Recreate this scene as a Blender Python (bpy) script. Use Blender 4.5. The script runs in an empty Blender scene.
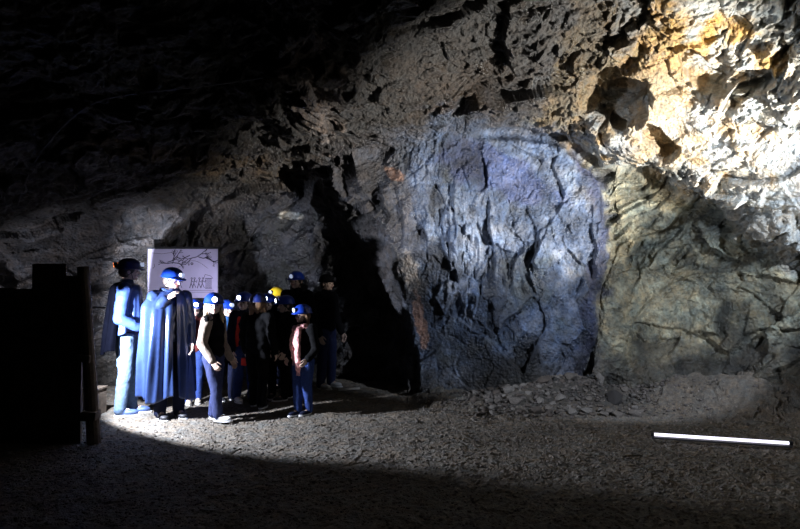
import bpy, bmesh, math, random
import numpy as np
from mathutils import Vector, Matrix, Euler
random.seed(7); rng = np.random.default_rng(11)
sc = bpy.context.scene
col = sc.collection
PI = math.pi
F = 640.0; CAMZ = 1.6; HOR = 280.0
def at(px, py, Y): return Vector(((px-400)/F*Y, Y, CAMZ+(HOR-py)/F*Y))
def gy(fy): return CAMZ*F/(fy-HOR)

# ------------------------------------------------------------ camera
cd = bpy.data.cameras.new('camera'); cam = bpy.data.objects.new('camera', cd); col.objects.link(cam)
cam.location = (0, 0, CAMZ); cd.sensor_width = 36; cd.lens = F/800*36
cam.rotation_euler = (PI/2+math.atan(15.5/F), 0, 0); cd.clip_start = .05
sc.camera = cam
sc.view_settings.view_transform = 'Standard'; sc.view_settings.look = 'None'
sc.view_settings.exposure = 0; sc.view_settings.gamma = 1; sc.view_settings.use_curve_mapping = False
w = bpy.data.worlds.new('world'); sc.world = w; w.use_nodes = True
w.node_tree.nodes['Background'].inputs[0].default_value = (.0015, .0015, .002, 1)
w.node_tree.nodes['Background'].inputs[1].default_value = .15

# ------------------------------------------------------------ materials
def mat(name, color, rough=.7, metal=0, noise=0, nscale=20, bump=0, bscale=60, emit=None, estr=0, sheen=0, spec=.5):
    m = bpy.data.materials.new(name); m.use_nodes = True
    nt = m.node_tree; b = nt.nodes['Principled BSDF']
    b.inputs['Base Color'].default_value = (*color, 1); b.inputs['Roughness'].default_value = rough
    b.inputs['Metallic'].default_value = metal; b.inputs['Specular IOR Level'].default_value = spec
    if sheen: b.inputs['Sheen Weight'].default_value = sheen
    tc = nt.nodes.new('ShaderNodeTexCoord')
    if noise:
        n = nt.nodes.new('ShaderNodeTexNoise'); n.inputs['Scale'].default_value = nscale; n.inputs['Detail'].default_value = 5
        r = nt.nodes.new('ShaderNodeMapRange'); r.inputs['From Min'].default_value = .3; r.inputs['From Max'].default_value = .7
        r.inputs['To Min'].default_value = 1-noise; r.inputs['To Max'].default_value = 1+noise
        mx = nt.nodes.new('ShaderNodeVectorMath'); mx.operation = 'SCALE'; mx.inputs[0].default_value = color
        nt.links.new(tc.outputs['Object'], n.inputs['Vector']); nt.links.new(n.outputs['Fac'], r.inputs['Value'])
        nt.links.new(r.outputs['Result'], mx.inputs['Scale']); nt.links.new(mx.outputs[0], b.inputs['Base Color'])
    if bump:
        n2 = nt.nodes.new('ShaderNodeTexNoise'); n2.inputs['Scale'].default_value = bscale; n2.inputs['Detail'].default_value = 4
        bp = nt.nodes.new('ShaderNodeBump'); bp.inputs['Strength'].default_value = bump; bp.inputs['Distance'].default_value = .01
        nt.links.new(tc.outputs['Object'], n2.inputs['Vector']); nt.links.new(n2.outputs['Fac'], bp.inputs['Height'])
        nt.links.new(bp.outputs['Normal'], b.inputs['Normal'])
    if emit:
        b.inputs['Emission Color'].default_value = (*emit, 1); b.inputs['Emission Strength'].default_value = estr
    return m

def rock_mat(name, bscale=1.0, bstr=1.0, rough=(.28, .75)):
    m = bpy.data.materials.new(name); m.use_nodes = True
    nt = m.node_tree; N = nt.nodes; Lk = nt.links; b = N['Principled BSDF']
    at_ = N.new('ShaderNodeAttribute'); at_.attribute_name = 'rock'
    tc = N.new('ShaderNodeTexCoord')
    n = N.new('ShaderNodeTexNoise'); n.inputs['Scale'].default_value = 13*bscale; n.inputs['Detail'].default_value = 12; n.inputs['Roughness'].default_value = .85
    Lk.new(tc.outputs['Object'], n.inputs['Vector'])
    r = N.new('ShaderNodeMapRange'); r.inputs['From Min'].default_value = .32; r.inputs['From Max'].default_value = .68
    r.inputs['To Min'].default_value = .3; r.inputs['To Max'].default_value = 1.75
    Lk.new(n.outputs['Fac'], r.inputs['Value'])
    mx = N.new('ShaderNodeVectorMath'); mx.operation = 'SCALE'
    Lk.new(at_.outputs['Color'], mx.inputs[0]); Lk.new(r.outputs['Result'], mx.inputs['Scale'])
    n5 = N.new('ShaderNodeTexNoise'); n5.inputs['Scale'].default_value = 5.5; n5.inputs['Detail'].default_value = 10; n5.inputs['Roughness'].default_value = .75
    Lk.new(tc.outputs['Object'], n5.inputs['Vector'])
    rp = N.new('ShaderNodeValToRGB'); rp.color_ramp.elements[0].position = .38; rp.color_ramp.elements[1].position = .62
    rp.color_ramp.elements[0].color = (.80, .93, 1, 1); rp.color_ramp.elements[1].color = (1, .90, .74, 1)
    Lk.new(n5.outputs['Fac'], rp.inputs[0])
    m5 = N.new('ShaderNodeVectorMath'); m5.operation = 'MULTIPLY'; Lk.new(mx.outputs[0], m5.inputs[0]); Lk.new(rp.outputs[0], m5.inputs[1])
    Lk.new(m5.outputs[0], b.inputs['Base Color'])
    n3 = N.new('ShaderNodeTexNoise'); n3.inputs['Scale'].default_value = 3.1; n3.inputs['Detail'].default_value = 6
    Lk.new(tc.outputs['Object'], n3.inputs['Vector'])
    r3 = N.new('ShaderNodeMapRange'); r3.inputs['From Min'].default_value = .38; r3.inputs['From Max'].default_value = .62
    r3.inputs['To Min'].default_value = rough[0]; r3.inputs['To Max'].default_value = rough[1]
    Lk.new(n3.outputs['Fac'], r3.inputs['Value']); Lk.new(r3.outputs['Result'], b.inputs['Roughness'])
    vo = N.new('ShaderNodeTexVoronoi'); vo.feature = 'F1'; vo.inputs['Scale'].default_value = 26*bscale
    n4 = N.new('ShaderNodeTexNoise'); n4.inputs['Scale'].default_value = 42*bscale; n4.inputs['Detail'].default_value = 10; n4.inputs['Roughness'].default_value = .75
    Lk.new(tc.outputs['Object'], vo.inputs['Vector']); Lk.new(tc.outputs['Object'], n4.inputs['Vector'])
    ad = N.new('ShaderNodeMath'); ad.operation = 'ADD'
    vm = N.new('ShaderNodeMath'); vm.operation = 'MULTIPLY'; vm.inputs[1].default_value = .8; Lk.new(vo.outputs['Distance'], vm.inputs[0]); Lk.new(vm.outputs[0], ad.inputs[0]); Lk.new(n4.outputs['Fac'], ad.inputs[1])
    bp = N.new('ShaderNodeBump'); bp.inputs['Strength'].default_value = bstr; bp.inputs['Distance'].default_value = .03
    Lk.new(ad.outputs[0], bp.inputs['Height']); Lk.new(bp.outputs['Normal'], b.inputs['Normal'])
    return m

# ------------------------------------------------------------ numpy noise
def _h(i, j, k, s):
    n = (i*374761393 + j*668265263 + k*2147483647 + s*974634777) & 0xffffffff
    n = ((n ^ (n >> 13))*1274126177) & 0xffffffff
    n = ((n ^ (n >> 16))*2246822519) & 0xffffffff
    return ((n ^ (n >> 15)) & 0xffffff)/float(0xffffff)
def vnoise(p, s=0):
    q = np.floor(p).astype(np.int64); f = p-q; u = f*f*f*(f*(f*6-15)+10); o = 0
    for a in (0, 1):
        for b in (0, 1):
            for c in (0, 1):
                wt = (u[:, 0] if a else 1-u[:, 0])*(u[:, 1] if b else 1-u[:, 1])*(u[:, 2] if c else 1-u[:, 2])
                o = o + wt*_h(q[:, 0]+a, q[:, 1]+b, q[:, 2]+c, s)
    return o*2-1
def fbm(p, s=0, o=4, g=.5):
    r = 0; a = 1; t = 0
    for k in range(o): r = r+a*vnoise(p*2**k+k*17.3, s+k); t += a; a *= g
    return r/t
def facet(p, s=0):
    """angular rock facets: nearest cell, each cell a tilted plane; returns height, edge gap, cell random"""
    q = np.floor(p).astype(np.int64); n = len(p)
    f1 = np.full(n, 9.); f2 = np.full(n, 9.); hgt = np.zeros(n); cid = np.zeros(n)
    for a in (-1, 0, 1):
        for b in (-1, 0, 1):
            for c in (-1, 0, 1):
                i, j, k = q[:, 0]+a, q[:, 1]+b, q[:, 2]+c
                cx = i+_h(i, j, k, s+1); cy = j+_h(i, j, k, s+2); cz = k+_h(i, j, k, s+3)
                dx, dy, dz = p[:, 0]-cx, p[:, 1]-cy, p[:, 2]-cz
                d = dx*dx+dy*dy+dz*dz
                g = dx*(_h(i, j, k, s+4)-.5)+dy*(_h(i, j, k, s+5)-.5)+dz*(_h(i, j, k, s+6)-.5)
                r = _h(i, j, k, s+7); hh = g*2+(r-.5)*.9
                near = d < f1
                f2 = np.where(near, f1, np.minimum(f2, d)); hgt = np.where(near, hh, hgt); cid = np.where(near, r, cid)
                f1 = np.where(near, d, f1)
    return hgt, np.sqrt(f2)-np.sqrt(f1), cid
def smooth(a, b, x):
    t = np.clip((x-a)/(b-a), 0, 1); return t*t*(3-2*t)

# ------------------------------------------------------------ the cave shell
def base_wall(x):          # where the rock wall meets the floor, as depth over x
    return np.interp(x, [-7, -5.6, -4.6, -3.6, -2.5, -1.2, -.85, -.3, .12, .3, .9, 1.6, 2.3, 2.55, 2.66, 2.8, 3.6, 4.6, 5.6, 6.6, 8],
                        [7.5, 8.6, 9.5, 9.9, 10.1, 10.2, 10.1, 9.85, 9.1, 8.74, 8.62, 8.6, 8.64, 8.68, 8.82, 8.62, 8.25, 7.5, 6.5, 5.0, 3])
def lip_z(x):              # height of the ledge under the overhanging roof
    return np.interp(x, [-7, -5.2, -4.4, -3.7, -2.6, -1.3, -.6, .6, 1.4, 2.2, 2.7, 3.3, 3.9, 4.5, 5.3, 6.5],
                        [1.9, 2.1, 2.4, 2.65, 2.95, 3.15, 3.35, 3.5, 3.6, 3.5, 3.1, 3.0, 2.5, 1.9, 1.35, .9])
def lip_step(x):
    return np.interp(x, [-7, -3.7, -1.5, -.6, .2, .8, 1.5, 2.3, 2.8, 4.5, 6], [.9, 1.5, 1.5, 1.2, .6, .4, .45, .6, .62, .55, .4])
def lip_k(x):
    return np.interp(x, [-6, -2, 0, 1.5, 2.6, 4, 6], [2.4, 2.3, 2.2, 1.9, 1.35, .95, .8])
def wall_depth(x, z):
    z_ = np.clip(z, 0, 4)
    sh = np.interp(z_, [0, .3, 2.1, 2.9, 3.6], [-.08, 0, .38, .85, 1.0])*smooth(-1.6, -1.2, x-0)*smooth(1.5, .4, x)
    sh = sh+(.16*np.sin(z_*1.9+.5)+.05*np.sin(z_*5.3)-.05)*smooth(1.5, 2.4, x)*smooth(3.6, 3.0, x)
    w0 = base_wall(x+sh)
    alc = smooth(-.2, -.9, x)
    lean = -.07*z + alc*(-.10*z*z*.6)
    bul = .18*np.sin(x*1.9+.6)*np.sin(z*1.2) + .15*np.exp(-((x-1.0)/.7)**2)*(z-1.5)*-.3
    w0 = w0+lean+bul
    right = smooth(2.7, 3.3, x)
    w0 = w0 + right*(.35*smooth(0, 2.2, z) - .25*smooth(.9, 0, z))
    zl = lip_z(x); over = w0 - lip_step(x)*smooth(-.10, .16, z-zl) - np.maximum(z-zl, 0)*lip_k(x)
    return over
def roof_z(x, y):
    return 5.0 - .035*(y-3)**2*.3 - .02*x*x + .2*np.sin(x*1.1+y*.7)
def solid(x, y, z):
    return (y > wall_depth(x, z)) | (z > roof_z(x, y)) | (x < -5.7-.3*np.sin(y*1.3)+.10*z*z*.6) | (x > 7.2)
C0 = np.array([.3, .8, 1.5])
NA, NE = 1060, 700
az = np.radians(np.concatenate([np.linspace(-125, -42, 70, endpoint=False), np.linspace(-42, 42, NA-140, endpoint=False), np.linspace(42, 125, 70)]))
el = np.radians(np.concatenate([np.linspace(-32, -13, 16, endpoint=False), np.linspace(-13, 36, NE-76, endpoint=False), np.linspace(36, 86, 60)]))
ca = az[np.unique(np.r_[0:NA:3, NA-1])]; ce = el[np.unique(np.r_[0:NE:3, NE-1])]
A, E = np.meshgrid(ca, ce); dx, dy, dz = np.sin(A)*np.cos(E), np.cos(A)*np.cos(E), np.sin(E)
tt = np.full(A.shape, 13.0); done = np.zeros(A.shape, bool)
ts = np.arange(.8, 13, .08)
for t in ts:
    s_ = solid(C0[0]+dx*t, C0[1]+dy*t, C0[2]+dz*t)
    hit = s_ & ~done; tt[hit] = t; done |= s_
lo = tt-.08; hi = tt.copy()
for _ in range(9):
    md = (lo+hi)/2; s_ = solid(C0[0]+dx*md, C0[1]+dy*md, C0[2]+dz*md)
    hi = np.where(s_, md, hi); lo = np.where(s_, lo, md)
tt = np.where(done, (lo+hi)/2, 13)
# up-sample the radius
tmp = np.array([np.interp(az, ca, row) for row in tt])
T = np.array([np.interp(el, ce, tmp[:, i]) for i in range(NA)]).T
for _ in range(2):
    P_ = np.pad(T, 1, mode='edge'); T = (P_[:-2, 1:-1]+P_[2:, 1:-1]+P_[1:-1, :-2]+P_[1:-1, 2:]+2*T)/6
A, E = np.meshgrid(az, el)
D = np.stack([np.sin(A)*np.cos(E), np.cos(A)*np.cos(E), np.sin(E)], -1)
P = C0+D*T[..., None]
NR = 800; Pn = np.empty((NR, NA, 3)); En = np.empty((NR, NA))      # even spacing along every profile so ledges are not stretched
for i in range(NA):
    c_ = P[:, i]; sl = np.linalg.norm(np.diff(c_, axis=0), axis=1)/np.minimum(T[1:, i], 12)
    sl[:16] *= .35; sl[-60:] *= .12
    s_ = np.r_[0, np.cumsum(sl)]; q_ = np.linspace(0, s_[-1], NR)
    for a_ in range(3): Pn[:, i, a_] = np.interp(q_, s_, c_[:, a_])
for _ in range(3):
    Q_ = np.pad(Pn, ((0, 0), (1, 1), (0, 0)), mode='edge'); Pn = (Q_[:, :-2]+2*Pn+Q_[:, 2:])/4
P = Pn; NE = NR; D = P-C0; D /= np.linalg.norm(D, axis=-1, keepdims=True)
def grid_normals(P):
    gu = np.gradient(P, axis=1); gv = np.gradient(P, axis=0)
    n = np.cross(gu, gv); n /= np.linalg.norm(n, axis=-1, keepdims=True)+1e-9
    s = np.sign((n*D).sum(-1, keepdims=True)); return -n*s        # towards the inside
Nn = grid_normals(P)
for _ in range(6):
    Q = np.pad(Nn, ((1, 1), (1, 1), (0, 0)), mode='edge'); Nn = Q[:-2, 1:-1]+Q[2:, 1:-1]+Q[1:-1, :-2]+Q[1:-1, 2:]; Nn /= np.linalg.norm(Nn, axis=-1, keepdims=True)+1e-9
Nn = Nn*.6-D*.4; Nn /= np.linalg.norm(Nn, axis=-1, keepdims=True)
p = P.reshape(-1, 3); X, Yy, Z = p.T
zl = lip_z(X)
m_over = smooth(-.1, .15, Z-zl)
m_right = smooth(2.2, 3.0, X)
m_blue = smooth(-.3, .4, X)*(1-smooth(2.6, 2.9, X))*(1-m_over)
m_ur = m_over*smooth(1.6, 3.0, X)
warp = np.stack([fbm(p*1.7, 3), fbm(p*1.7+9, 5), fbm(p*1.7+31, 8)], -1)
pw = p+warp*.03+np.stack([fbm(p*.5, 13), fbm(p*.5+9, 15), fbm(p*.5+31, 18)], -1)*.5
def rot(p, ax, ang, sc_):
    M = np.array(Matrix.Rotation(math.radians(ang), 3, ax)); return (p@M.T)*np.array(sc_)
pd = rot(pw, 'Y', 28, (1.0, 1.5, 2.3))         # strata dipping to the right
pv = rot(pw, 'Y', -12, (1.7, 1.5, .8))         # steep fractures in the blue wall
def mixf(s, k, mask):
    a, ga, ca_ = facet(pd*k, s); b, gb, cb_ = facet(pv*k*1.1, s+40)
    return a*(1-mask)+b*mask, np.where(mask > .5, gb, ga), np.where(mask > .5, cb_, ca_)
h1, g1, c1 = mixf(1, .75, m_blue); h2, g2, c2 = mixf(11, 1.9, m_blue); h3, g3, c3 = mixf(23, 4.6, m_blue); h4, g4, c4 = mixf(31, 10.5, m_blue)
rough_amp = .55 + .55*m_ur + .35*m_over*(1-m_ur) - .12*m_blue
lown = fbm(p*.8+5, 60, 3)
slab = m_ur*np.exp(-((Z-zl-.42)/.42)**2)
rough_amp = rough_amp*(1-.72*slab)
calm = smooth(.35, -.25, fbm(p*.9+40, 71, 3))         # calmer slabs between broken zones
disp = h1*.26*(.6+.4*calm) + h2*.15*(.45+.8*calm) + h3*.070*(.4+1.0*calm) + h4*.030 + facet(pd*21, 61)[0]*.013 + fbm(p*9, 90, 3)*.012
disp = disp*rough_amp + lown*.12
disp -= .03*smooth(.05, 0, g2)*rough_amp + .010*smooth(.06, 0, g3)*rough_amp
# knobs and pockets of the broken rock upper right
def blob(px, py, Y, rx, rz, ang=0):
    c = at(px, py, Y); a = math.radians(ang); u = (X-c.x); v = (Z-c.z)
    uu = u*math.cos(a)+v*math.sin(a); vv = -u*math.sin(a)+v*math.cos(a)
    return np.exp(-((uu/rx)**2+(vv/rz)**2))
bn = fbm(p*3.3, 120, 4)
def eb(*a): return smooth(.35, .6, blob(*a)+bn*.28)
disp -= .45*eb(640, 78, 6.6, .42, .22, -35) + .3*eb(760, 50, 6.0, .5, .12, -25) + .25*eb(700, 120, 6.6, .4, .08, -25)
disp += .25*eb(655, 100, 6.8, .16, .12, -35)
seam = np.exp(-((Z-zl+.06+.10*fbm(p*1.6, 77, 3))/.055)**2)*smooth(.9, 1.3, X)*smooth(5.2, 4.6, X)*smooth(-.35, .1, fbm(p*.9+7, 78, 2)+.25)
disp -= .20*seam
dg_ = disp.reshape(NE, NA)
Q_ = np.pad(dg_, 1, mode='edge'); disp = (((Q_[:-2, 1:-1]+Q_[2:, 1:-1]+Q_[1:-1, :-2]+Q_[1:-1, 2:])+2*dg_)/6).ravel()
fade = smooth(-.4, .0, Z)
newp = P.reshape(-1, 3)+Nn.reshape(-1, 3)*(disp*fade)[:, None]
V = newp.reshape(NE, NA, 3)

# rock colours (the stone itself, plus shade painted on alcove and roof)
n1 = fbm(p*1.3+3, 140, 5, .6); n2 = fbm(p*4.1, 150, 5, .6); n3 = fbm(p*11, 160, 3, .6)
Xn = X+.16*np.sin(Z*1.9+.5)+.55*n1+.35*n2; zn = Z-zl+.22*n1+.1*n2
c_over = smooth(-.1, .15, zn); c_right = smooth(2.35, 3.0, Xn)
c_blue = smooth(-.5, .5, Xn)*(1-smooth(2.4, 3.0, Xn))*(1-c_over); c_ur = c_over*smooth(1.6, 3.0, Xn)
def C(r, g, b): return np.array([r, g, b])
def mixc(c, m, d): return c*(1-m[:, None])+d*m[:, None]
cc = np.tile(C(.20, .18, .19), (len(p), 1))
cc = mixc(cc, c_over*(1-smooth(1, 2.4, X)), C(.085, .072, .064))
cc = mixc(cc, c_blue, C(.145, .19, .31))
cc = mixc(cc, c_blue*smooth(.0, .45, n1+n2*.4), C(.235, .275, .38))
cc = mixc(cc, c_blue*smooth(.05, .5, -n1+n2*.4)*.8, C(.10, .115, .12))
cc = mixc(cc, c_blue*smooth(.4, .7, blob(500, 175, 8.4, 1.1, .35, -20)+n2*.4)*.7, C(.08, .10, .25))
cc = mixc(cc, c_right*(1-c_over), C(.30, .30, .235))
cc = mixc(cc, c_right*(1-c_over)*smooth(.0, .4, n1+n2*.5), C(.40, .36, .25))
cc = mixc(cc, c_right*(1-c_over)*smooth(.05, .5, -n1-n2*.5)*.8, C(.17, .19, .175))
sx_ = X+.16*np.sin(Z*1.9+.5)+.25*n2+.2*n1
cc = mixc(cc, (1-c_over)*np.exp(-((sx_-2.58)/.15)**2)*.85, C(.04, .055, .15))
cc = mixc(cc, (1-c_over)*np.exp(-((X+1.45)/1.35)**4-((Z-1.8)/1.7)**4)*.95, C(.016, .016, .024))  # alcove rock painted near black, its shade put into the colour
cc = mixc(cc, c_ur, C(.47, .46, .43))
och = smooth(.25, .75, blob(640, 55, 6.8, 1.3, .55, -15)+blob(745, 130, 6.3, .9, .4, -30)*.75+n2*.9-.18)
cc = mixc(cc, c_ur*och*.95, C(.44, .25, .055))
cc = mixc(cc, c_over*smooth(.35, .7, blob(575, 80, 7.4, .35, .8, 0)+n2*.5)*.7, C(.30, .20, .08))
cc = mixc(cc, c_over*smooth(.4, .8, blob(180, 155, 7.6, 1.3, .12, 0)+n2*.5)*.7, C(.20, .12, .05))
cc = mixc(cc, smooth(.45, .7, blob(320, 105, 7.2, .38, .34, 30)+n3*.3)*.85, C(.50, .40, .36))
cc = mixc(cc, smooth(.45, .7, blob(395, 173, 8.3, .2, .09, -30)+n3*.35), C(.60, .35, .26))
cc = mixc(cc, smooth(.45, .75, blob(411, 272, 8.75, .13, .36, 12)+n3*.4+n2*.2), C(.68, .60, .58))
cc = mixc(cc, smooth(.5, .7, blob(421, 325, 8.75, .10, .6, 10)+n3*.4), C(.52, .30, .24))
cc = mixc(cc, smooth(.5, .75, blob(276, 208, 8.5, .25, .08, 0)+n3*.3)*.9, C(.6, .58, .55))
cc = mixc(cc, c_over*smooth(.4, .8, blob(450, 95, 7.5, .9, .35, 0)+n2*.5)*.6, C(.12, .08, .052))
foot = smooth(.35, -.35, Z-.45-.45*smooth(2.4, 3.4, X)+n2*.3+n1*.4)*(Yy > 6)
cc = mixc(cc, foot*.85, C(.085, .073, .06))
cc = cc*(1+.28*n3[:, None]+.22*n2[:, None])*(.86+.28*c3[:, None])
cc = mixc(cc, slab*.8*(1-.5*och), C(.60, .58, .55))
cc = mixc(cc, c_over*(1-smooth(2.0, 3.0, X))*smooth(3.7, 4.3, Z+.3*n1)*.7, C(.06, .055, .05))  # top of the roof darkened to stand in for shade
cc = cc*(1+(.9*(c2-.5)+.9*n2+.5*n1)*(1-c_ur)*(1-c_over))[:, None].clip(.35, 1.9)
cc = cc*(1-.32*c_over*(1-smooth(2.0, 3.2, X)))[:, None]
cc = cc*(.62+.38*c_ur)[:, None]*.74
cc = np.clip(cc, .01, .9)

def mesh_from(name, verts, faces, m, attr=None):
    me = bpy.data.meshes.new(name); nv, nf = len(verts), len(faces)
    me.vertices.add(nv); me.vertices.foreach_set('co', np.asarray(verts, np.float32).ravel())
    k = faces.shape[1]; me.loops.add(nf*k); me.loops.foreach_set('vertex_index', faces.astype(np.int32).ravel())
    me.polygons.add(nf); me.polygons.foreach_set('loop_start', np.arange(0, nf*k, k, dtype=np.int32))
    me.update(calc_edges=True)
    if attr is not None:
        a = me.color_attributes.new('rock', 'FLOAT_COLOR', 'POINT')
        a.data.foreach_set('color', np.c_[attr, np.ones(nv)].astype(np.float32).ravel())
    me.shade_flat(); me.materials.append(m)
    o = bpy.data.objects.new(name, me); col.objects.link(o); return o

M_rock = rock_mat('cave_rock')
idx = np.arange(NA*NE).reshape(NE, NA)
quads = np.stack([idx[:-1, :-1], idx[:-1, 1:], idx[1:, 1:], idx[1:, :-1]], -1).reshape(-1, 4)[:, ::-1]
fx, fy_, fz = p[quads].mean(1).T
dl = fz-lip_z(fx)+.1*fbm(p[quads[:, 0]]*2, 200, 2)
cls = np.full(len(quads), 1)                                   # 1 back
cls[(fx > 2.62)] = 2                                           # right
cls[(dl > 0) & (fx < 2.9)] = 0                                 # ceiling
cls[(fz > 3.9)] = 0
cls[(fx < -5.2) & (cls != 0)] = 3                              # left
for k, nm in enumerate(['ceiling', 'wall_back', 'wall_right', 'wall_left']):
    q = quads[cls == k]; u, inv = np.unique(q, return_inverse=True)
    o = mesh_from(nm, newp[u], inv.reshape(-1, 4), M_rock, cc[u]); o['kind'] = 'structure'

# ------------------------------------------------------------ floor
def floor_z(x, y):
    x = np.atleast_1d(np.asarray(x, float)); y = np.atleast_1d(np.asarray(y, float))
    q = np.stack([x, y, x*0], -1)
    d = base_wall(x)-y
    z = .05*fbm(q*.7, 300, 3) + .012*fbm(q*5, 310, 3)
    r = smooth(2.7, 3.6, x)
    z += smooth(.9, -.1, d)*(.14+.30*r)*(x > .1)*1.0*smooth(.0, .5, x)
    z += .26*np.exp(-((x-2.3)/.6)**2-((y-8.35)/.35)**2) + .08*np.exp(-((x-1.5)/.6)**2-((y-8.2)/.4)**2)
    return z
fxs = np.concatenate([np.linspace(-8, -5.2, 30, endpoint=False), np.linspace(-5.2, 5.2, 800, endpoint=False), np.linspace(5.2, 8, 30)])
fys = np.concatenate([np.linspace(-3, 3.5, 40, endpoint=False), np.linspace(3.5, 10.8, 620)])
FX, FY = np.meshgrid(fxs, fys); a, b = FX.ravel(), FY.ravel()
q = np.stack([a, b, a*0], -1)
fh, fg, fc = facet(q*np.array([26, 26, 1])+.5, 400); fh2, fg2, fc2 = facet(q*np.array([6, 6, 1]), 410)
zz = floor_z(a, b)+.006*fh+.012*fh2*smooth(.5, .8, fc2)+.006*fbm(q*22, 420, 2)
fn = fbm(q*1.2, 430, 4, .6)
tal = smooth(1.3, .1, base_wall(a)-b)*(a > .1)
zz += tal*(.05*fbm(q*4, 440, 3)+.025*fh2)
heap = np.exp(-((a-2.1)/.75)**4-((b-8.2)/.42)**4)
fcol = ((1-.4*tal)*(1-.6*heap))[:, None]*np.tile(C(.108, .092, .078), (len(a), 1))*1.2*(1+.35*fn[:, None])*(.75+.5*fc[:, None])  # heap darkens the floor below the rubble, as painted shade between stones
fi = np.arange(len(a)).reshape(FX.shape)
fq = np.stack([fi[:-1, :-1], fi[:-1, 1:], fi[1:, 1:], fi[1:, :-1]], -1).reshape(-1, 4)
o = mesh_from('floor', np.stack([a, b, zz], -1), fq, rock_mat('cave_floor', 2.6, .4, (.8, .95)), np.clip(fcol, .02, .8)); o['kind'] = 'structure'

# ------------------------------------------------------------ object helpers
def tag(o, label=None, cat=None, group=None, kind=None):
    if label: o['label'] = label
    if cat: o['category'] = cat
    if group: o['group'] = group
    if kind: o['kind'] = kind
    return o
def empty(name, loc, rz=0):
    o = bpy.data.objects.new(name, None); col.objects.link(o); o.location = loc; o.rotation_euler = (0, 0, rz); o.empty_display_size = .1
    return o
def link(name, bm, m, parent=None, sm=False):
    me = bpy.data.meshes.new(name); bm.to_mesh(me); bm.free()
    for x in (m if isinstance(m, (list, tuple)) else [m]): me.materials.append(x)
    if sm: me.shade_smooth()
    o = bpy.data.objects.new(name, me); col.objects.link(o)
    if parent: o.parent = parent
    return o
def box(bm, c, s, r=None, bev=0, jit=0, mi=0):
    g = bmesh.ops.create_cube(bm, size=1)['verts']
    Mx = Matrix.Translation(c) @ (r.to_matrix().to_4x4() if r else Matrix()) @ Matrix.Diagonal((*s, 1))
    for v in g:
        v.co = Mx @ v.co
        if jit: v.co += Vector((random.uniform(-jit, jit), random.uniform(-jit, jit), random.uniform(-jit, jit)))
    if bev:
        es = list({e for v in g for e in v.link_edges})
        bmesh.ops.bevel(bm, geom=es, offset=bev, segments=2, affect='EDGES', profile=.6)
def cyl(bm, a, b, r1, r2=None, seg=16):
    a, b = Vector(a), Vector(b); d = b-a; r2 = r1 if r2 is None else r2
    q = d.to_track_quat('Z', 'Y').to_matrix().to_4x4()
    return bmesh.ops.create_cone(bm, cap_ends=True, segments=seg, radius1=r1, radius2=r2, depth=d.length, matrix=Matrix.Translation((a+b)/2) @ q)['verts']
def cap(bm, a, b, ra, rb, seg=14):
    a, b = Vector(a), Vector(b)
    if (b-a).length > 1e-4: cyl(bm, a, b, ra, rb, seg)
    for c_, r_ in ((a, ra), (b, rb)): bmesh.ops.create_icosphere(bm, subdivisions=2, radius=r_, matrix=Matrix.Translation(c_))
def ell(bm, c, s, R=None):
    Mx = Matrix.Translation(c) @ (R if R else Matrix()) @ Matrix.Diagonal((*s, 1))
    bmesh.ops.create_icosphere(bm, subdivisions=3, radius=1, matrix=Mx)
def fuse(name, bm, m, parent, voxel=.007, sm=3, crease=0, cs=9, seed=0, squash=None):
    """grow the overlapping pieces into one continuous skin"""
    me = bpy.data.meshes.new(name); bm.to_mesh(me); bm.free()
    o = bpy.data.objects.new(name, me); col.objects.link(o)
    r = o.modifiers.new('r', 'REMESH'); r.mode = 'VOXEL'; r.voxel_size = voxel
    if sm: s = o.modifiers.new('s', 'SMOOTH'); s.factor = .5; s.iterations = sm
    dg = bpy.context.evaluated_depsgraph_get(); dg.update()
    m2 = bpy.data.meshes.new_from_object(o.evaluated_get(dg)); m2.name = name
    o.modifiers.clear(); o.data = m2; bpy.data.meshes.remove(me)
    nv = len(m2.vertices); co = np.empty(nv*3, np.float32); m2.vertices.foreach_get('co', co); co = co.reshape(-1, 3)
    if crease and nv:
        no = np.empty(nv*3, np.float32); m2.vertices.foreach_get('normal', no); no = no.reshape(-1, 3)
        q = co.astype(float)*np.array([1, 1, .8])*cs+seed*3.7
        f = 1-2*np.abs(fbm(q, 500+seed, 3)); co = co+no*(f*crease)[:, None]
        m2.vertices.foreach_set('co', co.astype(np.float32).ravel())
    m2.materials.clear(); m2.materials.append(m); m2.shade_smooth(); m2.update()
    o.parent = parent
    return o

# ------------------------------------------------------------ people
skin = mat('skin', (.66, .47, .38), .55, bump=.15, bscale=120)
mouth_m = mat('lips', (.42, .16, .14), .5); eye_m = mat('eye_dark', (.04, .03, .03), .2)
helmet_blue = mat('helmet_blue', (.008, .04, .34), .3, noise=.1)
helmet_navy = mat('helmet_navy', (.01, .02, .12), .35, noise=.1)
helmet_yellow = mat('helmet_yellow', (.75, .5, .02), .35, noise=.1)
black_cloth = mat('black_cloth', (.0022, .0022, .003), .9, spec=.15, noise=.3, bump=.2)
navy_cloth = mat('navy_cloth', (.003, .005, .02), .85, spec=.2, noise=.3, bump=.2)
denim_dark = mat('denim_dark', (.012, .02, .08), .85, noise=.3, nscale=60, bump=.3)
denim_blue = mat('denim_blue', (.012, .038, .18), .85, noise=.3, nscale=60, bump=.3)
denim_light = mat('denim_light', (.085, .14, .23), .85, noise=.25, nscale=40, bump=.3)
red_cloth = mat('red_cloth', (.6, .03, .02), .8, noise=.2, bump=.2)
beige_knit = mat('beige_knit', (.28, .22, .18), .9, noise=.25, nscale=80, bump=.4)
rain_blue = mat('rain_jacket_blue', (.022, .042, .14), .33, noise=.15, bump=.15)
cape_cloth = mat('cape_cloth', (.020, .036, .105), .28, noise=.15, bump=.1)
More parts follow.
